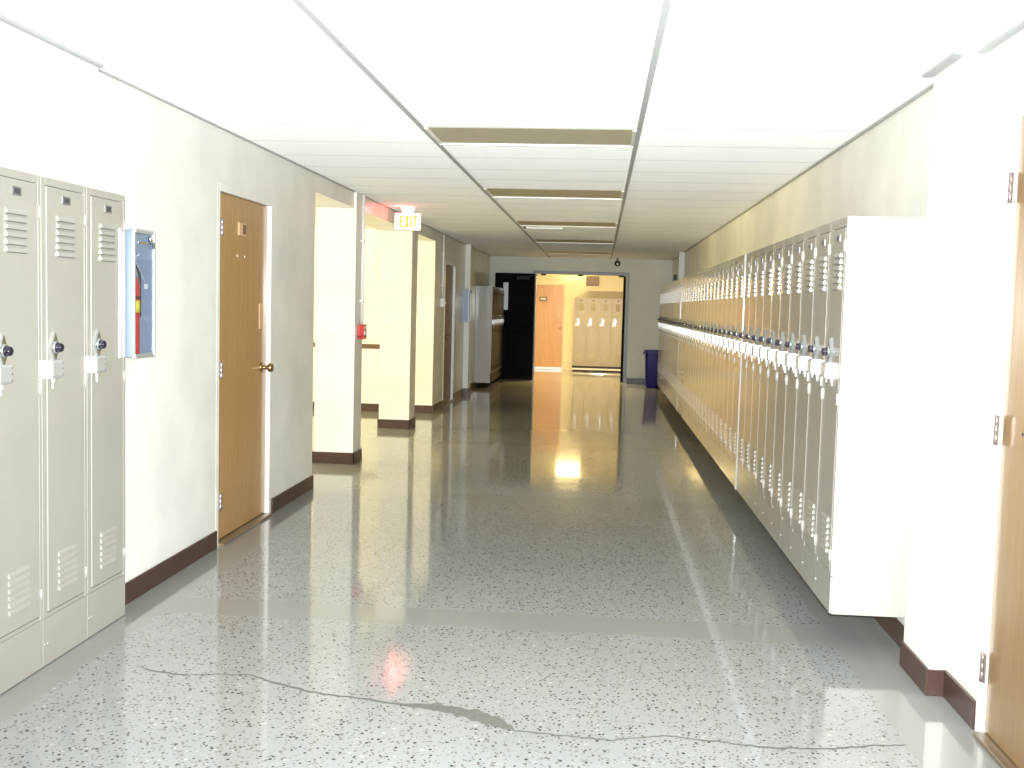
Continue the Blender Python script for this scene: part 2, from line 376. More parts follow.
def black_leaf(nm):
    b = MB(); w = 0.80
    # leaf with a cut-out for the narrow lite, x from hinge 0 to -w
    b.box(-0.53, 0, -0.022, 0.022, 0.012, 2.15); b.box(-w, -0.63, -0.022, 0.022, 0.012, 2.15)
    b.box(-0.63, -0.53, -0.022, 0.022, 0.012, 1.41); b.box(-0.63, -0.53, -0.022, 0.022, 1.96, 2.15)
    lf = b.build(nm, M['door_black'], door_end)
    g = MB(); g.box(-0.63, -0.53, -0.010, 0.010, 1.41, 1.96); g.build('vision_lite', M['lite'], lf)
    p = MB(); p.box(-0.74, -0.06, -0.075, -0.045, 1.00, 1.07, bev=0.008); p.box(-0.74, -0.66, -0.05, -0.02, 0.98, 1.09, bev=0.005); p.box(-0.14, -0.06, -0.05, -0.02, 0.98, 1.09, bev=0.005)
    p.build('push_bar', M['door_black'], lf)
    c = MB(); c.box(-0.36, -0.10, -0.07, -0.022, 2.03, 2.09, bev=0.006); c.tube([(-0.12, -0.05, 2.10), (-0.02, -0.10, 2.11), (0.06, -0.03, 2.12)], 0.008)
    c.build('door_closer', M['far_door'], lf)
    return lf
la = black_leaf('door_leaf'); la.location = (OX0-0.02, Y_END-0.075, 0); la.rotation_euler = (0, 0, math.radians(2.0))
lb = black_leaf('door_leaf'); lb.location = (OX1-0.03, Y_END+0.20, 0); lb.rotation_euler = (0, 0, math.radians(-92.0))
lb.scale = (1, -1, 1)
for xx in (-1.16, -0.42, 0.40):
    s = MB(); s.box(xx-0.05, xx+0.05, Y_END+0.0, Y_END+0.07, OT-0.035, OT+0.0, bev=0.008); s.build('door_stop', M['black'], door_end)

wall_boxes('wall_far_room', [(FRX0, FRX1, FRY1, FRY1+0.15, 0, H+0.06), (FRX0-0.15, FRX0, Y_END+0.15, FRY1+0.15, 0, H+0.06), (FRX1, FRX1+0.15, Y_END+0.15, FRY1+0.15, 0, H+0.06),
            (FRX0-0.15, LX-T, Y_END, Y_END+0.15, 0, H+0.06), (RX+T, FRX1+0.15, Y_END, Y_END+0.15, 0, H+0.06)],
           M['yellow_wall'], 'warm yellow-lit walls of the room beyond the doorway', 'wall')
cb = MB(); cb.box(FRX0-0.15, FRX1+0.15, Y_END, FRY1+0.15, H+0.06, H+0.12)
struct(cb.build('ceiling_far_room', M['tile']), 'ceiling of the room beyond the doorway', 'ceiling')
b = MB(); b.box(-0.62, 1.7, FRY1-0.335, FRY1, 0.0, 0.125, bev=0.003); b.box(-0.62, 1.7, FRY1-0.341, FRY1-0.335, 0.035, 0.075, 1)
struct(b.build('trim_6', [M['black'], M['frame_white']]), 'black plinth with a white band under the far room lockers', 'plinth')
# orange door of the far room
fd = MB(); fd.box(-1.575, -1.53, FRY1-0.03, FRY1, 0, 2.06); fd.box(-0.875, -0.83, FRY1-0.03, FRY1, 0, 2.06); fd.box(-1.53, -0.875, FRY1-0.03, FRY1, 2.015, 2.06)
d = struct(fd.build('door_5', M['yellow_wall']), 'orange wooden door in the lit room beyond the doorway', 'door')
b = MB(); b.box(-1.527, -0.878, FRY1-0.02, FRY1, 0.06, 2.012); lf = b.build('door_leaf', M['door_orange'], d)
b = MB(); b.box(-1.527, -0.878, FRY1-0.024, FRY1, 0.004, 0.06); b.build('kick_plate', M['cab_trim'], d)
b = MB(); b.box(-1.45, -1.27, FRY1-0.03, FRY1-0.02, 1.63, 1.73, 0); b.box(-1.43, -1.29, FRY1-0.034, FRY1-0.03, 1.65, 1.71, 1); b.build('number_plate', [M['dark'], M['paper']], lf)
b = MB(); b.lathe([(0.03, 0), (0.03, -0.008), (0.012, -0.012), (0.012, -0.04), (0.026, -0.05), (0.028, -0.065), (0.015, -0.075)], (-0.945, FRY1-0.02, 0.99), 'y', 16); b.build('door_knob', M['brass'], lf)
for k in (0, 1):
    b = MB(); b.lathe([(0.012, 0), (0.012, -0.003)], (-1.40+0.09*k, FRY1-0.02, 1.90), 'y', 10); b.build('screw_plug', M['label'], lf)
b = MB(); b.box(-0.975, -0.945, FRY1-0.026, FRY1-0.02, 1.25, 1.42, bev=0.002); b.build('pull_plate', M['tanpaper'], lf)
# brown speaker grille
b = MB(); b.box(-0.35, -0.05, FRY1-0.06, FRY1, 2.02, 2.24, bev=0.01)
for k in range(7): b.box(-0.32, -0.08, FRY1-0.064, FRY1-0.058, 2.045+k*0.027, 2.058+k*0.027)
tag(b.build('wall_speaker', M['brown_plate'], loc=(-0.2, FRY1, 2.02)), 'brown slatted wall box above the lockers in the far room', 'wall speaker')

# ------------------------------------------------------------------ wood doors of the corridor
def hinge_mesh(sx):
    b = MB(); b.lathe([(0.010, -0.052), (0.010, -0.018), (0.0088, -0.017), (0.0088, -0.015), (0.010, -0.014), (0.010, 0.014), (0.0088, 0.015), (0.0088, 0.017), (0.010, 0.018), (0.010, 0.052)], (0, 0, 0), 'z', 12)
    b.box(-0.004, 0.002, 0 if sx > 0 else -0.028, 0.028 if sx > 0 else 0, -0.05, 0.05)
    return b
def knob(b, x, y, z, sx):
    prof = [(0.033, 0.0), (0.033, 0.006), (0.027, 0.012), (0.013, 0.016), (0.012, 0.042), (0.022, 0.048), (0.030, 0.058), (0.031, 0.068), (0.025, 0.080), (0.010, 0.085)]
    b.lathe([(r, h*sx) for r, h in prof], (x, y, z), 'x', 20)

def side_door(name, ya, yb, top, xwall, sx, leaf_mat, label, hinge_at, recess=0.012, frame_mat=None, proud=0.006):
    """sx = direction of the corridor from the wall (+1 for the left wall)"""
    fr = MB(); x0, x1 = xwall - sx*0.12, xwall + sx*proud
    fr.box(x0, x1, ya-F, ya-0.002, 0, top+F, bev=0.002); fr.box(x0, x1, yb+0.002, yb+F, 0, top+F, bev=0.002); fr.box(x0, x1, ya-0.002, yb+0.002, top+0.003, top+F, bev=0.002)
    d = struct(fr.build(name, frame_mat or M['frame_white']), label, 'door')
    lm = MB(); lx1 = xwall - sx*recess; lm.box(lx1 - sx*0.042, lx1, ya, yb, 0.022, top, bev=0.002)
    leaf = lm.build('door_leaf', leaf_mat, d)
    t = MB(); t.box(lx1 - sx*0.07, xwall + sx*0.03, ya, yb, 0.0, 0.016, bev=0.003); t.build('threshold', M['threshold'], d)
    for z in hinge_at[1]:
        h = hinge_mesh(1 if hinge_at[0] == ya else -1).build('hinge', M['hinge'], d)
        h.location = (xwall + sx*0.012, hinge_at[0], z)
    return d, leaf, lx1
d1, leaf, lx1 = side_door('door_1', D1A, D1B, D1T, LX, 1, M['door'], 'honey-coloured wooden door with brass knob on the left wall', (D1A, (1.905, 1.06, 0.27)), recess=0.027, frame_mat=M['wall'], proud=0.001)
b = MB(); knob(b, lx1, D1B-0.11, 1.03, 1); b.build('door_knob', M['brass'], leaf)
b = MB(); b.box(lx1, lx1+0.008, 6.575, 6.71, 1.885, 1.965, bev=0.002); b.box(lx1+0.008, lx1+0.0095, 6.64, 6.70, 1.895, 1.955, 1); b.build('number_plate', [M['tanpaper'], M['brown_plate']], leaf)
for yy in (6.56, 6.70):
    b = MB(); b.lathe([(0.008, 0), (0.008, 0.002), (0.004, 0.003)], (lx1, yy, 1.755), 'x', 10); b.build('screw_plug', M['paper'], leaf)
b = MB(); b.box(lx1, lx1+0.004, D1B-0.165, D1B-0.085, 1.29, 1.46, bev=0.0015); b.build('pull_plate', M['tanpaper'], leaf)
b = MB(); b.box(lx1, lx1+0.0015, D1B-0.30, D1B-0.10, 1.026, 1.034); b.build('scuff_mark', M['tanpaper'], leaf)
d2, leaf, lx1 = side_door('door_2', D2A, D2B, D2T, LX, 1, M['door_red'], 'reddish-brown wooden door on the left wall past the alcove', (D2B, (1.80, 1.08, 0.30)), recess=0.03)
b = MB(); knob(b, lx1, D2A+0.07, 1.02, 1); b.build('door_knob', M['brass'], leaf)
d3, leaf, lx1 = side_door('door_3', D3A, D3B, D3T, RX, -1, M['door_near'], 'light oak door at the near right edge with three hinges', (D3B-0.012, (1.935, 1.10, 0.255)), recess=0.010)
b = MB(); knob(b, lx1, D3A+0.07, 1.03, -1); b.build('door_knob', M['brass'], leaf)
b = MB(); b.lathe([(0.006, 0), (0.006, -0.0015)], (lx1, 3.66, 1.105), 'x', 8); b.build('screw_hole', M['dark'], leaf)

# ------------------------------------------------------------------ lockers
def make_locker(w, ht, dep, dz0, dz1, zknob, label, cat, group, hinges, base_screws=2, louv=(6, 0.028), mb=None, md=None):
    mb = mb or M['locker']; md = md or M['locker']
    t = thing('school_locker', label, cat, (0, 0, 0), 0, group)
    b = MB(); fr = 0.012
    b.box(0.0008, w-0.0008, fr, dep, 0, ht)                           # carcass
    ls, rs = 0.034, 0.022                                              # stiles of the face frame
    b.box(0.0008, ls, 0, fr, dz0-0.02, ht, bev=0.0015); b.box(w-rs, w-0.0008, 0, fr, dz0-0.02, ht, bev=0.0015)
    b.box(ls, w-rs, 0, fr, dz1+0.003, ht, bev=0.0015); b.box(ls, w-rs, 0.002, fr, dz0-0.02, dz0-0.004)
    b.box(ls, ls+0.004, 0.006, fr, dz0, dz1)
    b.build('body', mb, t)
    b = MB(); b.box(0.0008, w-0.0008, 0.001, fr, 0.004, dz0-0.022, bev=0.001)
    for k in range(base_screws):
        b.lathe([(0.006, 0.001), (0.006, -0.002), (0.003, -0.004)], (0.012 + k*0.022, 0, dz0*0.42), 'y', 10)
    b.build('base_panel', md, t)
    # door with two banks of louvres
    b = MB(); x0, x1 = ls+0.006, w-rs-0.003
    b.box(x0, x1, -0.0012, 0.008, dz0, dz1, bev=0.002)
    cx = (x0+x1)/2; lw = w*0.40
    n, p = louv
    zt = dz1-0.105
    for bank_top in (zt, dz0 + 0.060 + p*n):
        for k in range(n):
            z = bank_top - k*p
            b.prism([(-0.001, z), (-0.001, z-p*0.80), (-0.0095, z-p*0.80), (-0.0085, z-p*0.45)], 'x', cx-lw/2, cx+lw/2)
    dr = b.build('door', md, t)
    b = MB()
    for k in range(n):
        z = zt - k*p
        b.box(cx-lw/2+0.004, cx+lw/2-0.004, -0.0022, -0.001, z-p*0.92, z-p*0.81)
    b.build('louvre_slots', M['slot'], dr)
    # number plate with two rivets
    b = MB(); zp = dz1-0.042; b.box(cx-0.032, cx+0.032, -0.0045, -0.001, zp-0.016, zp+0.016, 0, bev=0.0008)
    for s in (-1, 1): b.lathe([(0.004, -0.0045), (0.003, -0.0065)], (cx+s*0.026, 0, zp), 'y', 8, mi=0)
    b.box(cx-0.019, cx+0.019, -0.0051, -0.0044, zp-0.009, zp+0.009, 1)
    b.build('number_plate', [M['plate'], M['platemark']], dr)
    # lozenge escutcheon and combination dial
    kx = 0.088 if (w > 0.35 or w < 0.3) else 0.112
    b = MB(); b.prism([(kx, zknob+0.062), (kx+0.030, zknob), (kx, zknob-0.062), (kx-0.030, zknob)], 'y', -0.0105, -0.001)
    b.lathe([(0.026, -0.010), (0.026, -0.016), (0.023, -0.019)], (kx, 0, zknob), 'y', 24)
    b.build('lock_escutcheon', M['chrome_sharp'], dr)
    b = MB(); prof = [(0.019, -0.016), (0.0195, -0.020), (0.0165, -0.023), (0.0165, -0.034), (0.014, -0.039), (0.006, -0.041)]
    b.lathe(prof, (kx, 0, zknob), 'y', 20)
    for k in range(10):
        a = 2*PI*k/10; b.box(kx+0.0165*math.cos(a)-0.0016, kx+0.0165*math.cos(a)+0.0016, -0.034, -0.024, zknob+0.0165*math.sin(a)-0.0016, zknob+0.0165*math.sin(a)+0.0016)
    b.build('lock_dial', M['dial'], dr)
    # projecting latch lift: bright steel box with a hanging trigger
    zc = zknob-0.084; hx = kx-0.014; hw = 0.042 if w > 0.35 else 0.050
    b = MB()
    b.prism([(-0.001, zc+0.034), (-0.022, zc+0.034), (-0.029, zc+0.027), (-0.029, zc-0.027), (-0.023, zc-0.036), (-0.001, zc-0.036)], 'x', hx-hw, hx+hw)
    b.box(hx-hw, hx-hw+0.012, -0.028, -0.021, zc-0.076, zc-0.034, bev=0.002); b.box(hx-0.004, hx+0.006, -0.014, -0.008, zc-0.056, zc-0.034, bev=0.002)
    for s in (-0.024, 0, 0.022): b.lathe([(0.0045, -0.0285), (0.0045, -0.0305)], (hx+hw-0.008, 0, zc+s), 'y', 8, mi=1)
    b.build('latch_handle', [M['chrome'], M['plate']], dr)
    for z in hinges:
        b = MB(); b.lathe([(0.0058, -0.026), (0.0058, 0.026)], (w-rs+0.001, -0.0035, z), 'z', 10); b.box(w-rs, w-rs+0.012, -0.0022, 0.0005, z-0.025, z+0.025)
        b.build('hinge', md, dr)
    return t

# three recessed lockers on the left (front faces +X)
GL = 'recessed lockers on the left wall'
lab = ['tall beige locker cut off by the left picture edge', 'tall beige locker, middle of the three on the left wall', 'tall beige locker on the left wall beside the extinguisher cabinet']
lk = make_locker(LKP, 1.94, 0.36, 0.217, 1.905, 1.275, lab[0], 'locker', GL, (1.80, 1.12, 0.30))
lk.location = (-2.165, LK0, 0); lk.rotation_euler = (0, 0, PI/2)
for k in (1, 2): dup(lk, (-2.165, LK0 + k*LKP, 0), PI/2, lab[k])

# the wall-hung row on the right (front faces -X)
RL, RP, RZ, RH = 1.0486, 0.325, 0.166, 1.745
GR = 'wall-hung lockers in the long right row'
ys = []
y = 4.743
FILL = {}
for k in range(44):
    if k == 10: FILL['a'] = y; y += 0.05
    if k == 29: FILL['b'] = y; y += 0.05
    ys.append(y); y += RP
R_ROW_END = y
proto = None
for k, y0 in enumerate(ys):
    n = k+1
    if n == 1: label = 'beige wall-hung locker with the bare white end panel, nearest of the right row'
    elif n == 44: label = 'beige wall-hung locker at the far end of the right row beside the blue bin'
    else: label = 'beige wall-hung locker, %s in the right row from the white end panel' % ordinal(n)
    loc = (RL, y0+RP, RZ)
    if proto is None:
        proto = make_locker(RP, RH, RX-RL-0.004, 0.19, 1.70, 1.152, label, 'locker', GR, (1.62, 0.95, 0.26), base_screws=1)
        proto.location = loc; proto.rotation_euler = (0, 0, -PI/2)
    else: dup(proto, loc, -PI/2, label)
for nm, lb_ in (('a', 'narrow pale filler strip after the tenth locker of the right row'), ('b', 'narrow pale filler strip far along the right row of lockers')):
    y0 = FILL[nm]; b = MB(); b.box(RL-0.008, RX-0.004, y0+0.002, y0+0.048, RZ, RZ+RH, bev=0.002)
    tag(b.build('filler_strip', M['locker'], loc=((RL+RX)/2, y0+0.025, RZ)), lb_, 'filler strip', 'filler strips between the right lockers')

# the far bank on the left
GF = 'far lockers on the left before the black door'
for k in range(7):
    n = k+1
    label = 'dark-fronted wall-hung locker with bare grey end panel, nearest of the far left bank' if n == 1 else \
            'dark-fronted wall-hung locker, %s in the far left bank counting from its bare end panel' % ordinal(n)
    if n == 1:
        fp = make_locker(RP, RH, 0.304, 0.19, 1.70, 1.19, label, 'locker', GF, (1.62, 0.95, 0.26), base_screws=1, mb=M['far_body'], md=M['far_door'])
        fp.location = (LX+0.307, 19.2, 0.09); fp.rotation_euler = (0, 0, PI/2)
    else: dup(fp, (LX+0.307, 19.2 + k*RP, 0.09), PI/2, label)

# four lockers in the far room
GB = 'lockers in the lit room beyond the doorway'
fl = [None]*6
fw = 0.288
for k in range(6):
    label = ['sunlit-looking beige locker beside the yellow wall in the far room, first of its row', 'beige locker in the far room, second from the orange door',
             'beige locker in the far room, third from the orange door', 'beige locker in the far room, fourth from the orange door against the doorway edge',
             'beige locker in the far room, fifth from the orange door', 'beige locker in the far room, sixth from the orange door'][k]
    label = label.replace('sunlit-looking ', '')
    loc = (-0.60 + k*fw, FRY1-0.325, 0.125)
    if k == 0:
        fl[0] = make_locker(fw, 1.60, 0.32, 0.06, 1.575, 1.06, label, 'locker', GB, (1.5, 0.85, 0.15), base_screws=1, louv=(5, 0.034), mb=M['matte_locker'], md=M['matte_locker'])
        fl[0].location = loc
    elif k < 4: dup(fl[0], loc, 0, label)
bm_ = MB()
x0, x1, z0, y0, y1 = -0.60, -0.60+4*fw, 1.727, FRY1-0.33, FRY1-0.005
v = [bm_.bm.verts.new(p) for p in ((x0, y0, z0), (x1, y0, z0), (x1, y1, z0), (x0, y1, z0), (x1, y1, z0+0.17), (x0+0.30, y1, z0+0.17))]
for q in ((3, 2, 1, 0), (0, 1, 4, 5), (1, 2, 4), (2, 3, 5, 4), (3, 0, 5)): bm_.bm.faces.new([v[i] for i in q])
bmesh.ops.recalc_face_normals(bm_.bm, faces=bm_.bm.faces)
tag(bm_.build('sloped_locker_top', M['locker'], loc=(x0, y1, z0)), 'sloped metal top over the far room lockers', 'locker top')

# ------------------------------------------------------------------ fire extinguisher cabinets
def ext_cabinet(label, dep=0.108, wid=0.231, hgt=0.585):
    t = thing('extinguisher_cabinet', label, 'fire extinguisher cabinet', (0, 0, 0), 0, 'extinguisher cabinets on the left wall')
    # local: y along the wall 0..wid, x out of the wall 0..dep
    b = MB(); w = 0.006
    b.box(0, w, 0, wid, 0, hgt); b.box(0, dep, 0, w, 0, hgt, bev=0.0015); b.box(0, dep, wid-w, wid, 0, hgt, bev=0.0015); b.box(0, dep, w, wid-w, 0, w); b.box(0, dep, w, wid-w, hgt-w, hgt)
    b.build('box', M['cab'], t)
    b = MB(); x0, x1 = dep+0.001, dep+0.010; e = 0.014
    b.box(x0, x1, -0.004, e, -0.004, hgt+0.006, bev=0.0015); b.box(x0, x1, wid-e, wid+0.004, -0.004, hgt+0.006, bev=0.0015)
    b.box(x0, x1, e, wid-e, -0.004, e, bev=0.0015); b.box(x0-0.02, x1, e, wid-e, hgt-0.012, hgt+0.006, bev=0.0015)
    dr = b.build('door_frame', M['cab_trim'], t)
    b = MB(); b.box(dep+0.003, dep+0.006, e, wid-e, e, hgt-0.012); b.build('glass_pane', M['glass'], dr)
    b = MB(); b.box(dep+0.006, dep+0.010, e+0.04, wid-e-0.02, hgt-0.060, hgt-0.050); b.tube([(dep+0.012, wid-0.07, hgt-0.035), (dep+0.02, wid-0.05, hgt-0.05), (dep+0.014, wid-0.03, hgt-0.075)], 0.006)
    b.lathe([(0.012, 0), (0.012, 0.010), (0.006, 0.014)], (dep+0.010, wid-0.07, hgt-0.035), 'x', 14)
    b.build('latch', M['chrome_sharp'], dr)
    return t
def extinguisher(label):
    t = thing('fire_extinguisher', label, 'fire extinguisher', (0, 0, 0), 0, 'fire extinguishers in the cabinets')
    b = MB(); r = 0.044
    b.lathe([(r*0.9, 0), (r, 0.012), (r, 0.32), (r*0.85, 0.355), (r*0.5, 0.378), (0.018, 0.386), (0.018, 0.40)], n=24); b.build('cylinder', M['red'], t)
    b = MB(); b.lathe([(r+0.0008, 0.20), (r+0.0008, 0.255)], n=24, mi=0); b.lathe([(r+0.001, 0.262), (r+0.001, 0.275)], n=24, mi=1); b.build('label_band', [M['label'], M['black']], t)
    b = MB(); b.lathe([(0.020, 0.40), (0.020, 0.43), (0.012, 0.44)], n=14); b.prism([(-0.02, 0.435), (0.085, 0.470), (0.085, 0.478), (-0.02, 0.448)], 'x', -0.008, 0.008); b.prism([(0.0, 0.42), (0.075, 0.415), (0.075, 0.423), (0.0, 0.432)], 'x', -0.008, 0.008)
    b.build('valve', M['chrome_sharp'], t)
    b = MB(); b.tube([(0.01, 0.0, 0.425), (0.018, 0.03, 0.42), (0.026, 0.047, 0.38), (0.026, 0.0475, 0.30), (0.026, 0.0475, 0.18)], 0.0065); b.build('hose', M['black'], t)
    b = MB(); b.box(0.042, 0.044, 0.06, 0.095, 0.31, 0.335); b.tube([(0.02, 0.02, 0.43), (0.043, 0.075, 0.335)], 0.0012, n=5); b.build('inspection_tag', M['paper'], t)
    return t
cab = ext_cabinet('blue-grey fire extinguisher cabinet with glass front beside the left lockers')
cab.location = (LX, 4.756, 1.205)
ex = extinguisher('red fire extinguisher inside the cabinet beside the left lockers'); ex.location = (LX+0.058, 4.842, 1.2115)
cab2 = dup(cab, (LX, 17.30, 1.21), 0, 'pale blue extinguisher cabinet on the left wall by the far pilaster'); cab2.scale = (1, 1, 0.92)
ex2 = dup(ex, (LX+0.058, 17.386, 1.2165), 0, 'red fire extinguisher inside the cabinet by the far pilaster')

# ------------------------------------------------------------------ exit sign
t = thing('exit_sign', 'lit white exit sign with orange letters hanging from the ceiling', 'exit sign', (-2.012, 11.0, 2.2405))
b = MB(); b.box(-0.135, 0.135, 0.0, 0.055, 0, 0.175, bev=0.008); b.build('housing', M['sign_body'], t)
b = MB(); b.box(-0.055, 0.055, 0.005, 0.05, 0.175, 0.205, bev=0.006); b.box(-0.07, 0.07, 0.0, 0.055, 0.205, 0.2412, bev=0.006); b.build('bracket', M['sign_body'], t)
# letters on both faces
b = MB(); hgt, st = 0.115, 0.017; zb = 0.030
for yf in (-0.004, 0.055):
    ya, yb = yf, yf+0.004
    sgn = 1 if yf < 0 else -1
    def bx(xa, xb, za, zc): b.box(sgn*xa, sgn*xb, ya, yb, zb+za, zb+zc)
    bx(-0.082, -0.082+st, 0, hgt); bx(-0.066, -0.036, 0, st); bx(-0.066, -0.040, hgt/2-st/2, hgt/2+st/2); bx(-0.066, -0.036, hgt-st, hgt)
    for s in (1, -1):
        xa, xb = -0.026, 0.016
        p = [(xa, 0), (xa+st*1.15, 0), (xb, hgt), (xb-st*1.15, hgt)] if s > 0 else [(xa, hgt), (xa+st*1.15, hgt), (xb, 0), (xb-st*1.15, 0)]
        b.prism([(sgn*px, zb+pz) for px, pz in p], 'y', ya - 0.0002*s, yb - 0.0002*s)
    bx(0.028, 0.028+st, 0, hgt)
    bx(0.055, 0.103, hgt-st, hgt); bx(0.079-st/2, 0.079+st/2, 0, hgt-st)
    b.prism([(sgn*-0.112, zb+hgt/2), (sgn*-0.096, zb+hgt/2+0.014), (sgn*-0.096, zb+hgt/2-0.014)], 'y', ya, yb)
b.build('lettering', M['sign_letter'], t)

# ------------------------------------------------------------------ fire alarm pull station and conduits
t = thing('pull_station', 'red fire alarm pull station on the first column', 'fire alarm', (-2.2215, 9.76, 1.148))
b = MB(); b.box(0, 0.062, -0.062, 0.062, 0, 0.135, bev=0.006); b.build('box', M['red'], t)
b = MB(); b.prism([(0.062, 0.075), (0.068, 0.065), (0.068, 0.045), (0.062, 0.035)], 'y', -0.045, 0.045); b.box(0.062, 0.0635, -0.05, 0.05, 0.09, 0.12); b.build('pull_handle', M['frame_white'], t)
b = MB(); b.box(0.005, 0.045, -0.066, -0.062, 0.02, 0.03); b.build('side_seam', M['dark'], t)
b = MB(); b.tube([(-2.203, 9.80, 1.284), (-2.203, 9.80, 1.9), (-2.203, 9.80, H-0.0125)], 0.016, 14)
for z in (1.50, 2.05): b.box(-2.2215, -2.186, 9.77, 9.83, z-0.010, z+0.010, bev=0.002)
tag(b.build('conduit', M['conduit'], loc=(-2.203, 9.80, 1.284)), 'white vertical conduit above the red pull station', 'conduit')
t = thing('switch_box', 'small white surface switch box on the left wall beside the reddish door', 'switch', (LX, 15.02, 1.45))
b = MB(); b.box(0, 0.055, -0.06, 0.06, 0, 0.12, bev=0.005); b.build('box', M['conduit'], t)
b = MB(); b.box(0.055, 0.060, -0.035, 0.035, 0.012, 0.108, bev=0.002); b.box(0.060, 0.070, -0.008, 0.008, 0.045, 0.070, bev=0.002); b.build('cover_plate', M['frame_white'], t)
b = MB(); b.tube([(LX+0.022, 15.02, 1.572), (LX+0.022, 15.02, 2.0), (LX+0.022, 15.02, H-0.0125)], 0.014, 12)
for z in (1.75, 2.2): b.box(LX, LX+0.038, 14.99, 15.05, z-0.010, z+0.010, bev=0.002)
tag(b.build('conduit', M['conduit'], loc=(LX+0.022, 15.02, 1.572)), 'thin white conduit rising from the small switch box', 'conduit')

# ------------------------------------------------------------------ ceiling fixtures
GLT = 'unlit ceiling lights down the corridor'
def ceil_light(y0, dy, label):
    x0, x1 = GX[0]+0.014, GX[1]-0.014
    t = thing('ceiling_light', label, 'ceiling light', ((x0+x1)/2, y0+dy/2, H-0.012), 0, GLT)
    hw, hd = (x1-x0)/2, dy/2
    b = MB(); e = 0.020
    b.box(-hw, hw, -hd, -hd+e, 0.0112, 0.0119); b.box(-hw, hw, hd-e, hd, -0.002, 0.0118, bev=0.0015)
    b.box(-hw, -hw+e, -hd+e, hd-e, 0.002, 0.0118, bev=0.0015); b.box(hw-e, hw, -hd+e, hd-e, 0.002, 0.0118, bev=0.0015); b.build('frame', M['frame_white'], t)
    b = MB(); b.box(-hw+e, hw-e, -hd+e, hd-e, 0.0104, 0.0119); b.build('diffuser', M['diff'], t)
for k, (y0, dy) in enumerate(((6.044, 0.612), (9.144, 0.672), (12.544, 0.65), (15.82, 0.665), (19.19, 0.668))):
    lab_ = ['unlit tan ceiling light nearest the viewer, largest of the row', 'unlit tan ceiling light, second along the corridor', 'unlit tan ceiling light, third along the corridor beside the slot diffuser',
            'unlit tan ceiling light, fourth along the corridor', 'unlit tan ceiling light farthest away before the end wall'][k]
    ceil_light(y0, dy, lab_)
t = thing('slot_diffuser', 'small white slot diffuser in the ceiling behind the third light', 'air vent', (-0.73, 13.52, H-0.016))
b = MB(); b.box(-0.23, 0.23, -0.06, 0.06, 0.004, 0.0155, bev=0.002); b.box(-0.23, 0.23, -0.06, -0.045, -0.006, 0.006, bev=0.002); b.build('frame', M['frame_white'], t)
b = MB(); b.box(-0.26, -0.232, -0.06, 0.0, -0.004, 0.0155, bev=0.003); b.build('damper_lever', M['black'], t)
t = thing('smoke_detector', 'small white round smoke detector on the ceiling before the end wall', 'smoke detector', (-0.43, 21.1, H-0.05))
b = MB(); b.lathe([(0.03, 0), (0.05, 0.01), (0.06, 0.03), (0.075, 0.034), (0.075, 0.0495)], n=24); b.build('housing', M['frame_white'], t)
t = thing('alarm_bell', 'dark round bell with pale centre hung below the ceiling over the doorway', 'alarm bell', (0.305, 21.1, 2.29))
b = MB(); b.lathe([(0.058, 0.0), (0.060, -0.01), (0.054, -0.035), (0.038, -0.05), (0.02, -0.054)], (0, 0, 0.08), 'y', 24); b.build('gong', M['black'], t)
b = MB(); b.lathe([(0.024, -0.05), (0.022, -0.066), (0.01, -0.07)], (0, 0, 0.07), 'y', 16); b.build('hub', M['frame_white'], t)
b = MB(); b.tube([(0, 0.02, 0.08), (0, 0.02, 0.191)], 0.018, 12); b.box(-0.04, 0.04, 0.0, 0.05, 0.045, 0.115, bev=0.005); b.build('stem', M['plate'], t)
b = MB(); b.box(RX-0.05, RX, 20.3, 20.38, 2.05, 2.16, bev=0.006); b.tube([(RX-0.02, 20.34, 2.05), (RX-0.02, 20.34, 1.95)], 0.01)
tag(b.build('junction_box', M['black'], loc=(RX, 20.34, 1.95)), 'tiny black box on the right wall past the last locker', 'junction box')

# ------------------------------------------------------------------ blue bin
t = thing('rubbish_bin', 'tall slim dark blue plastic bin standing by the end wall', 'bin', (1.03, 20.75, 0))
b = MB(); bm2 = b.bm
def ring(hx, hy, z, r=0.05, n=6):
    out = []
    for sx, sy, a0 in ((1, 1, 0), (-1, 1, PI/2), (-1, -1, PI), (1, -1, 3*PI/2)):
        for k in range(n):
            a = a0 + PI/2*k/(n-1); out.append(bm2.verts.new((sx*(hx-r)+r*math.cos(a), sy*(hy-r)+r*math.sin(a), z)))
    return out
rs_ = [ring(0.115, 0.20, 0.0, 0.04), ring(0.118, 0.205, 0.02), ring(0.142, 0.25, 0.66), ring(0.142, 0.25, 0.70), ring(0.136, 0.244, 0.70), ring(0.112, 0.20, 0.03, 0.04)]
for a, c in zip(rs_, rs_[1:]):
    for k in range(len(a)):
        f = bm2.faces.new((a[k], a[(k+1) % len(a)], c[(k+1) % len(a)], c[k])); f.smooth = True
bm2.faces.new(rs_[0]); bm2.faces.new(rs_[-1])
bmesh.ops.recalc_face_normals(bm2, faces=bm2.faces)
b.build('body', M['bin'], t)
b = MB(); bm2 = b.bm
rr = [ring(0.144, 0.252, 0.672), ring(0.156, 0.264, 0.676), ring(0.156, 0.264, 0.708), ring(0.137, 0.245, 0.712), ring(0.137, 0.245, 0.701)]
for a, c in zip(rr, rr[1:]+rr[:1]):
    for k in range(len(a)): bm2.faces.new((a[k], a[(k+1) % len(a)], c[(k+1) % len(a)], c[k]))
bmesh.ops.recalc_face_normals(bm2, faces=bm2.faces)
b.build('rim', M['bin'], t)
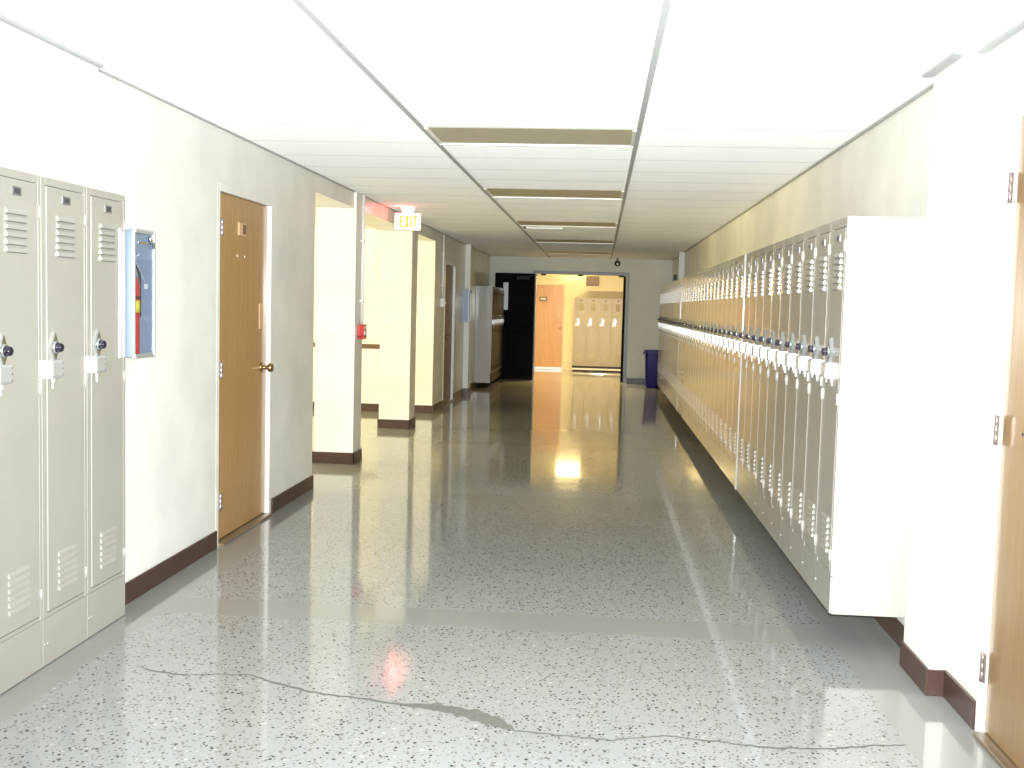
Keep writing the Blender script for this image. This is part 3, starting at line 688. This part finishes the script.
b = MB(); b.tube([(-0.150, -0.06, 0.68), (-0.168, -0.06, 0.66), (-0.170, 0.0, 0.625), (-0.168, 0.06, 0.66), (-0.150, 0.06, 0.68)], 0.010, 8); b.build('grip', M['bin'], t)

# ------------------------------------------------------------------ crack with its filler patch across the near floor
pts = [(-1.80, 4.074), (-1.70, 4.03), (-1.588, 4.013), (-1.46, 4.045), (-1.338, 4.052), (-1.241, 3.999), (-1.056, 3.907), (-0.873, 3.872), (-0.695, 3.837), (-0.547, 3.825), (-0.396, 3.765),
       (-0.293, 3.695), (-0.25, 3.648), (-0.092, 3.630), (0.081, 3.612), (0.19, 3.655), (0.291, 3.685), (0.38, 3.66), (0.462, 3.655), (0.627, 3.628), (0.833, 3.650), (0.98, 3.70), (1.122, 3.725)]
wid = [0.006, 0.011, 0.010, 0.008, 0.010, 0.014, 0.015, 0.012, 0.022, 0.075, 0.100, 0.075, 0.012, 0.012, 0.013, 0.010, 0.012, 0.010, 0.012, 0.012, 0.013, 0.009, 0.006]
fine_p, fine_w = [], []
for i in range(len(pts)-1):
    for k in range(8):
        s = k/8; j = 0.006
        fine_p.append((pts[i][0]*(1-s)+pts[i+1][0]*s, pts[i][1]*(1-s)+pts[i+1][1]*s + random.uniform(-j, j)))
        fine_w.append((wid[i]*(1-s)+wid[i+1]*s)*random.uniform(0.75, 1.25))
b = MB()
up = [b.bm.verts.new((p[0], p[1]+w/2, 0.0008)) for p, w in zip(fine_p, fine_w)]
dn = [b.bm.verts.new((p[0], p[1]-w/2, 0.0008)) for p, w in zip(fine_p, fine_w)]
for i in range(len(up)-1): b.bm.faces.new((dn[i], dn[i+1], up[i+1], up[i]))
struct(b.build('floor_crack', M['crack']), 'grey crack with a filled patch running across the near floor', 'floor crack')

# ------------------------------------------------------------------ far room ceiling lamp (lit)
t = thing('ceiling_light', 'lit warm ceiling lamp just behind the doorway head in the far room', 'ceiling light', (-0.30, 22.5, H-0.05))
b = MB(); b.box(-0.63, 0.63, -0.34, 0.34, 0.03, 0.11, bev=0.005); b.build('housing', M['frame_white'], t)
b = MB(); b.box(-0.60, 0.60, -0.30, 0.30, 0.0, 0.03, bev=0.008); b.build('lens', M['lamp'], t)
t = thing('wall_light', 'lit warm wall lamp of the far room, seen only mirrored in the floor', 'wall light', (-0.655, FRY1, 2.275))
b = MB(); b.box(-0.30, 0.30, -0.05, 0.0, 0, 0.20, bev=0.005); b.build('housing', M['frame_white'], t)
b = MB(); b.box(-0.28, 0.28, -0.13, -0.05, 0.012, 0.188, bev=0.02); b.build('lens', M['wall_lamp'], t)

# ------------------------------------------------------------------ lights
def area(name, loc, rot, sx, sy, power, col, spread=PI):
    l = bpy.data.lights.new(name, 'AREA'); l.shape = 'RECTANGLE'; l.size = sx; l.size_y = sy; l.energy = power; l.color = col; l.spread = spread
    o = bpy.data.objects.new(name, l); COL.objects.link(o); o.location = loc; o.rotation_euler = rot
    return o
# the photographer's flash, just above the lens
fl_ = bpy.data.lights.new('camera_flash', 'SPOT'); fl_.energy = 3200; fl_.color = (0.97, 1.0, 1.0); fl_.spot_size = math.radians(86); fl_.spot_blend = 1.0; fl_.shadow_soft_size = 0.03
fo = bpy.data.objects.new('camera_flash', fl_); COL.objects.link(fo); fo.location = (0.02, 0.02, EYE+0.07)
# fluorescent wall lights deep in the alcove
area('alcove_wall_light', (-6.75, 10.0, 2.0), (0, -PI/2, 0), 0.25, 1.4, 190, (1.0, 0.83, 0.42))
area('alcove_wall_light', (-6.75, 12.7, 2.0), (0, -PI/2, 0), 0.25, 1.4, 190, (1.0, 0.83, 0.42))
# red lamp leaking out of the top of the exit sign
pl = bpy.data.lights.new('exit_sign_lamp', 'POINT'); pl.energy = 2.2; pl.color = (1.0, 0.07, 0.07); pl.shadow_soft_size = 0.04
po = bpy.data.objects.new('exit_sign_lamp', pl); COL.objects.link(po); po.location = (-2.07, 10.93, 2.435)

w = bpy.data.worlds.new('world'); scene.world = w; w.use_nodes = True
w.node_tree.nodes['Background'].inputs['Color'].default_value = (0.02, 0.02, 0.02, 1)

# ------------------------------------------------------------------ camera
cd = bpy.data.cameras.new('camera'); co = bpy.data.objects.new('camera', cd); COL.objects.link(co)
cd.sensor_fit = 'HORIZONTAL'; cd.sensor_width = 36.0; cd.lens = 1069.587/1024*36.0; cd.clip_start = 0.05; cd.clip_end = 100
R = Vector((0.99628117, 0.0821078, 0.02611788)); U = Vector((-0.03192153, 0.0701844, 0.99702315)); Fw = Vector((-0.08003031, 0.99414911, -0.0725444))
co.matrix_world = Matrix(((R.x, U.x, -Fw.x, 0), (R.y, U.y, -Fw.y, 0), (R.z, U.z, -Fw.z, EYE), (0, 0, 0, 1)))
fo.rotation_euler = co.matrix_world.to_euler()
scene.camera = co
vs = scene.view_settings
scene.display_settings.display_device = 'sRGB'
vs.view_transform = 'Standard'; vs.look = 'None'; vs.gamma = 1.0; vs.use_curve_mapping = False; vs.exposure = 0.0
scene.cycles.max_bounces = 8
scene.cycles.sample_clamp_indirect = 6.0
